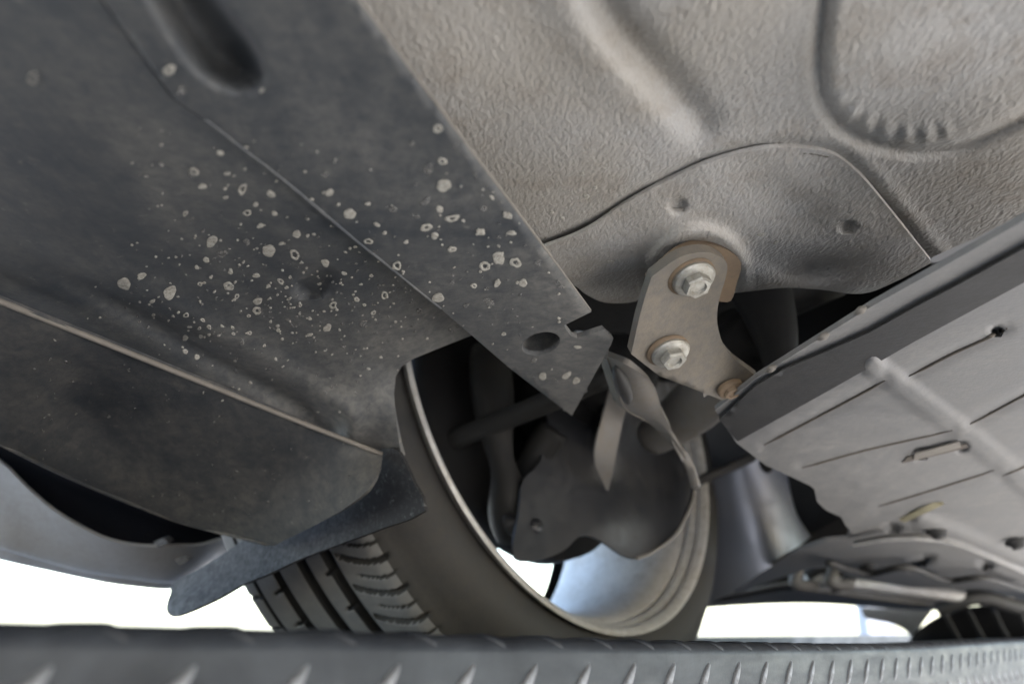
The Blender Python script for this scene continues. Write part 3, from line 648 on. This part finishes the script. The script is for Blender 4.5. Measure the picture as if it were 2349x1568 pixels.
# --- body shell above, out of sight, closing the car --------------------
V = []
ax = Vector((math.sin(.36), math.cos(.36), 0)); lt = Vector((-ax.y, ax.x, 0)); O = Vector((.05, .4, 0))
prof = [(.64, .30), (.69, .34), (.72, .42), (.70, .62), (.60, .80), (.45, 1.05), (-1.0, 1.05), (-1.15, .80), (-1.25, .62), (-1.27, .40), (-1.2, .22)]
st_ = (-2.9, -2.2, -.4, .15)
for s in st_:
    for b, z in prof: V.append(O+ax*s+lt*b+Vector((0, 0, z)))
k = len(prof); F = [(i*k+j, i*k+j+1, i*k+k+j+1, i*k+k+j) for i in range(len(st_)-1) for j in range(k-1)]; F.append(tuple(range(k)))
thick(py('body_shell', V, F, M['paint'], car), .004)
V = []
fr = ((.15, .0), (.5, .0), (1.0, -.02), (1.4, -.10), (1.55, -.2))
pf = [(.72, .58), (.68, .72), (.5, .80), (-1.0, .80), (-1.2, .72), (-1.27, .40)]
for s, dz in fr:
    for b, z in pf: V.append(O+ax*s+lt*(b*(1 if s < 1.3 else .85))+Vector((0, 0, z+dz)))
k = len(pf); F = [(i*k+j, i*k+j+1, i*k+k+j+1, i*k+k+j) for i in range(len(fr)-1) for j in range(k-1)]
thick(py('bonnet_shell', V, F, M['paint'], car), .004)

# --- dried mud splashes ----------------------------------------------------
def splash():
    L = []
    k = .3196
    A1 = "1870,110,45,1 1770,165,60,2 1880,285,65,0 915,370,52,1 1060,335,35,0 720,240,40,0 435,310,50,1 80,190,50,2 150,290,30,0 325,200,28,0 640,345,38,0 470,480,38,1 665,485,26,0 315,370,22,0 1205,488,55,0 1170,575,50,1 1400,565,30,0 1340,685,38,1 1405,793,38,0 1545,860,42,1 1630,945,40,0 1840,1090,50,0 825,633,38,0 215,685,58,0 465,690,32,2 625,752,60,0 810,780,48,1 290,775,48,2 715,700,26,0 1030,840,36,0 1165,915,28,0 340,1020,38,0 395,1080,28,0 545,1115,40,0 540,1183,40,1 710,972,32,1 535,930,30,0 350,905,24,0 1085,1143,38,0 1045,1305,38,0 1300,1272,36,2 1255,1102,26,0 1455,1072,34,1 1375,1197,24,0 1705,1187,30,2 1310,1142,20,0 920,1355,22,0 1940,520,60,0 1850,455,36,0 1750,400,50,2 1755,585,52,1 1815,645,34,0 2145,618,40,0 1940,742,36,0 2275,805,58,0 2175,862,48,1 2095,1003,30,0 2265,985,40,0 2215,1130,38,2 2040,1145,30,2 1940,980,24,2 2225,370,24,0 2165,450,32,2 1515,455,36,2 1030,210,32,2 1335,415,22,0 1455,625,22,0 1610,690,20,0 1690,508,22,2 2335,500,34,1 2310,1350,24,0 30,1215,30,1 150,1250,22,0 55,1300,20,0 125,1310,20,0 195,1300,24,0 430,1415,26,2 485,1343,22,0 370,1348,18,0 365,1305,18,0 195,1355,16,0 25,1475,24,0 110,1515,26,0 25,1378,26,0 175,818,30,0 110,872,22,0 130,992,24,0 25,485,26,0 565,573,34,0 530,420,24,0 895,520,26,2"
    for w_ in A1.split():
        a, b, c, d = map(int, w_.split(',')); L.append((417.1+a*k, 333.7+b*k, c*k*.82, d))
    k2 = .266
    A2 = "640,165,55,1 785,305,45,2 1165,1280,70,0 1045,1350,58,1 1310,1320,60,0 1500,1320,38,2 1275,1065,50,0 1005,1055,48,0 1255,915,38,1 1150,1500,45,0 950,1520,34,0 1700,1530,42,2 420,295,30,2 1040,855,36,2 965,565,24,2 765,1200,38,1"
    for w_ in A2.split():
        a, b, c, d = map(int, w_.split(',')); L.append((834.2+a*k2, 250.3+b*k2, c*k2*.8, d))
    A3 = "1215,500,62,0 1300,650,45,2 1470,835,58,0 1880,645,22,0 1810,600,18,2 1580,1095,32,0 1150,1175,24,2 1390,1230,45,1 1455,1335,36,0 235,560,70,2"
    for w_ in A3.split():
        a, b, c, d = map(int, w_.split(',')); L.append((a*k, b*k, c*k*.82, d))
    L += [(285, 650, 17, 0), (325, 632, 12, 0), (390, 670, 19, 0), (525, 655, 12, 0), (350, 690, 7, 0), (1245, 862, 9, 0), (1300, 860, 11, 0), (1322, 872, 9, 0), (1275, 870, 6, 2), (1325, 795, 8, 0), (1210, 768, 9, 2), (1225, 825, 8, 2), (1004, 684, 16, 0), (1120, 690, 10, 2), (1200, 648, 10, 0)]
    for _ in range(620):                                  # fine spray round them
        t = rng.random(); u = 300+rng.random()*1050; v = 330+rng.random()*470+(u-700)*.18
        if rng.random() < .6: u = rng.normal(640, 190); v = rng.normal(700, 95)
        L.append((u, v, 1.6+2.6*rng.random()**2+1.2*rng.random(), 0 if rng.random() < .5 else 2))
    for _ in range(150):                                  # sparse on the skirt
        u = rng.uniform(50, 820); v = rng.uniform(820, 1220); L.append((u, v, 1.5+3*rng.random()**2, 2))
    return L
sk_line = Line(skirt_out, True); pn_line = Line(panel_out, True); sp_line = Line(strip_out, True); ho_line = Line(hole, True)
bufs = {('strip', 0): [[], []], ('strip', 2): [[], []], ('panel', 0): [[], []], ('panel', 2): [[], []], ('skirt', 0): [[], []], ('skirt', 2): [[], []]}
def spot(f3, buf, u, v, r, kind):
    V, F = buf; n = 20; s0 = len(V); ph = rng.random(4)*6.28; am = rng.uniform(.05, .15); ex = rng.uniform(.5, .92); el = rng.normal(-.1, .45)
    inner = .30+.25*rng.random() if kind == 1 else (.15+.3*rng.random() if rng.random() < .25 else 0.)
    levels = ((1.0, .00008), (.80, .00042), (.52, .00050), (inner if inner else .04, .00012 if inner else .0004))
    ni = f3(u, v); 
    for m, (q, h) in enumerate(levels):
        for i in range(n):
            a = 2*math.pi*i/n; w_ = 1+am*math.sin(2*a+ph[0])+am*.7*math.sin(3*a+ph[1])+.05*math.sin(5*a+ph[2])
            x, y = math.cos(a)*r*q*w_, math.sin(a)*r*q*w_*ex
            c, s = math.cos(el), math.sin(el); p = f3(u+x*c-y*s, v+x*s+y*c); V.append(p-p.normalized()*(h+.00025)+Vector((0, 0, -.0002)))
    for m in range(3):
        for i in range(n): F.append((s0+m*n+i, s0+m*n+(i+1) % n, s0+(m+1)*n+(i+1) % n, s0+(m+1)*n+i))
    if kind == 1:                                          # broken ring
        cut = rng.integers(0, n); del F[-1]
for (u, v, r, kd) in splash():
    if ho_line.inside(u, v) > -r: continue
    if sp_line.inside(u, v) > r*.9+2 and (u-820)*.80-v*.60 < -r*.5-3: key, f3 = 'strip', strip3
    elif pn_line.inside(u, v) > r+1 and not inpoly(u, v, strip_out): key, f3 = 'panel', panel3
    elif sk_line.inside(u, v) > r+1: key, f3 = 'skirt', skirt3
    else: continue
    spot(f3, bufs[(key, 2 if kd == 2 else 0)], u, v, r, kd)
par = {'strip': st, 'panel': pn, 'skirt': sk}
for (key, kd), (V, F) in bufs.items():
    if V:
        o = py('mud_spots', V, F, M['mudthin' if kd else 'mud'], par[key]); o['kind'] = 'stuff'
# lumps of mud on the floor
V, F = [], []
for (u, v, r) in ((1345, 450, 7), (1365, 430, 5), (1265, 487, 5), (1335, 398, 5), (1290, 500, 6)): spot(pan3, (V, F), u, v, r, 0)
for (u, v, r) in ((1745, 538, 8), (1780, 555, 7), (1460, 660, 8), (1400, 600, 8), (1350, 618, 6)): spot(rein3, (V, F), u, v, r, 0)
o = py('mud_spots', V, F, M['mud'], rf); o['kind'] = 'stuff'

# ------------------------------------------------------------------ lift runway
RD = Vector((.633, .774, 0)).normalized(); RN = Vector((-RD.y, RD.x, 0)); D0 = .20
def rtop(s): return float(np.interp(s, (-.8, .074, .23, .387, .58, .774, 1.18, 3.5), (.016, .0022, -.0014, -.0048, -.0080, -.0098, -.0090, -.009)))
TZ = WC.z-TR*math.cos(.174)-.024
run = empty('lift_runway', tuple(RD*1.0+RN*.5+Vector((0, 0, GZ))), 'steel checker plate lift runway with raised lozenges under the wheel', 'lift')
prof = [(.030, -.20), (.0, -.20), (.0, -.0060), (.0004, -.0038), (.0018, -.0018), (.0038, -.0005), (.006, .0), (.045, .0), (.050, -.004), (.050, TZ), (.62, TZ), (.62, -.01), (.66, -.01), (.66, -.20), (.63, -.20), (.63, TZ-.01), (.04, TZ-.01)]
S_ = np.r_[np.linspace(-.8, 0, 9), np.linspace(.02, 1.3, 90), np.linspace(1.4, 3.5, 12)]
V, F = [], []; k = len(prof)
for s in S_:
    for a, z in prof:
        V.append(RD*s+RN*(D0+a)+Vector((0, 0, z+(rtop(s) if z > TZ+.02 and a < .1 else 0))))
F = [(i*k+j, i*k+(j+1) % k, i*k+k+(j+1) % k, i*k+k+j) for i in range(len(S_)-1) for j in range(k)]+[tuple(range(k)), tuple(range((len(S_)-1)*k, len(S_)*k))]
pl = py('checker_plate_edge', V, F, M['plate'], run); pl.modifiers.new('sharp', 'EDGE_SPLIT').split_angle = math.radians(40)
def loz_mesh(sign, bent):
    V, F = [], []; n = 18; Ln, Wd, H = .0115, .0027, (.0007 if bent else .0013)
    for q, h in ((1., -.0002), (.86, .55*H), (.62, .92*H), (.3, H)):
        for i in range(n):
            a = 2*math.pi*i/n; x, y = math.cos(a)*Ln*(q if q > .9 else q*.93+.05), math.sin(a)*Wd*q*(1-.25*abs(math.cos(a)))
            c = math.cos(math.radians(48)); d = math.sin(math.radians(48))*sign
            s_, z_ = x*c-y*d, x*d+y*c
            if bent:                                        # folds over the rolled edge
                zz = .0052+z_
                if zz > -.005:
                    e = zz+.005; th = min(1.45, e/.006); V.append((s_, .006*(1-math.cos(th))-h*math.cos(th)+max(0, e-.0087), -.006+.006*math.sin(th)+h*math.sin(th))); continue
                V.append((s_, -h, zz))
            else: V.append((s_, -h, z_))
    for m in range(3):
        for i in range(n): F.append((m*n+i, m*n+(i+1) % n, (m+1)*n+(i+1) % n, (m+1)*n+i))
    F.append(tuple(range(3*n, 4*n)))
    me = bpy.data.meshes.new('raised_lozenge'); me.from_pydata(V, [], F); me.update(); me.materials.append(M['worn'] if not bent else M['plate'])
    bm = bmesh.new(); bm.from_mesh(me); bmesh.ops.recalc_face_normals(bm, faces=bm.faces); bm.to_mesh(me); bm.free()
    me.polygons.foreach_set('use_smooth', [True]*len(me.polygons)); return me
mA, mB, mC = loz_mesh(1, False), loz_mesh(-1, False), loz_mesh(-1, True)
rot = Matrix((RD, RN, Vector((0, 0, 1)))).transposed().to_4x4()
P0 = .1480; PI_ = .0346
def put(me, s, z):
    o = bpy.data.objects.new('raised_lozenge', me); C.objects.link(o); o.parent = run; o.matrix_parent_inverse = run.matrix_basis.inverted()
    o.matrix_basis = Matrix.Translation(RD*s+RN*D0+Vector((0, 0, rtop(s)+z)))@rot
for k in range(-4, 34):
    put(mA, P0+k*PI_, -.0175); put(mB, P0+(k+.5)*PI_, -.0385); put(mC, P0+(k+.5)*PI_, .0)
    put(mA, P0+k*PI_, -.0595)
for s in (-.5, 1.0, 2.6):
    for a in (.08, .55):
        c = RD*s+RN*(D0+a); V = [c+RD*x+RN*y+Vector((0, 0, z)) for z in (GZ, TZ-.012) for x, y in ((-.05, -.04), (.05, -.04), (.05, .04), (-.05, .04))]
        py('support_leg', V, [(0, 1, 2, 3), (4, 5, 6, 7), (0, 1, 5, 4), (1, 2, 6, 5), (2, 3, 7, 6), (3, 0, 4, 7)], M['plate'], run, False)

# ------------------------------------------------------------------ post in the background
pb = PY(2020, 1447, 3.0); V = []
post = empty('lift_post', (pb.x, pb.y, GZ), 'narrow blue grey post standing in the bright gap beyond the bumper', 'post')
def pbox(name, x0, x1, y0, y1, z0, z1): 
    V = [(pb.x+x, pb.y+y, z) for z in (z0, z1) for x, y in ((x0, y0), (x1, y0), (x1, y1), (x0, y1))]
    return bevel(py(name, V, [(0, 1, 2, 3), (4, 5, 6, 7), (0, 1, 5, 4), (1, 2, 6, 5), (2, 3, 7, 6), (3, 0, 4, 7)], M['post'], post, False), .006)
pbox('column', -.045, .040, 0, .08, GZ, .5); pbox('base_plate', -.1, .1, -.06, .14, GZ, GZ+.015); pbox('side_channel', .042, .056, .01, .07, GZ, .5)
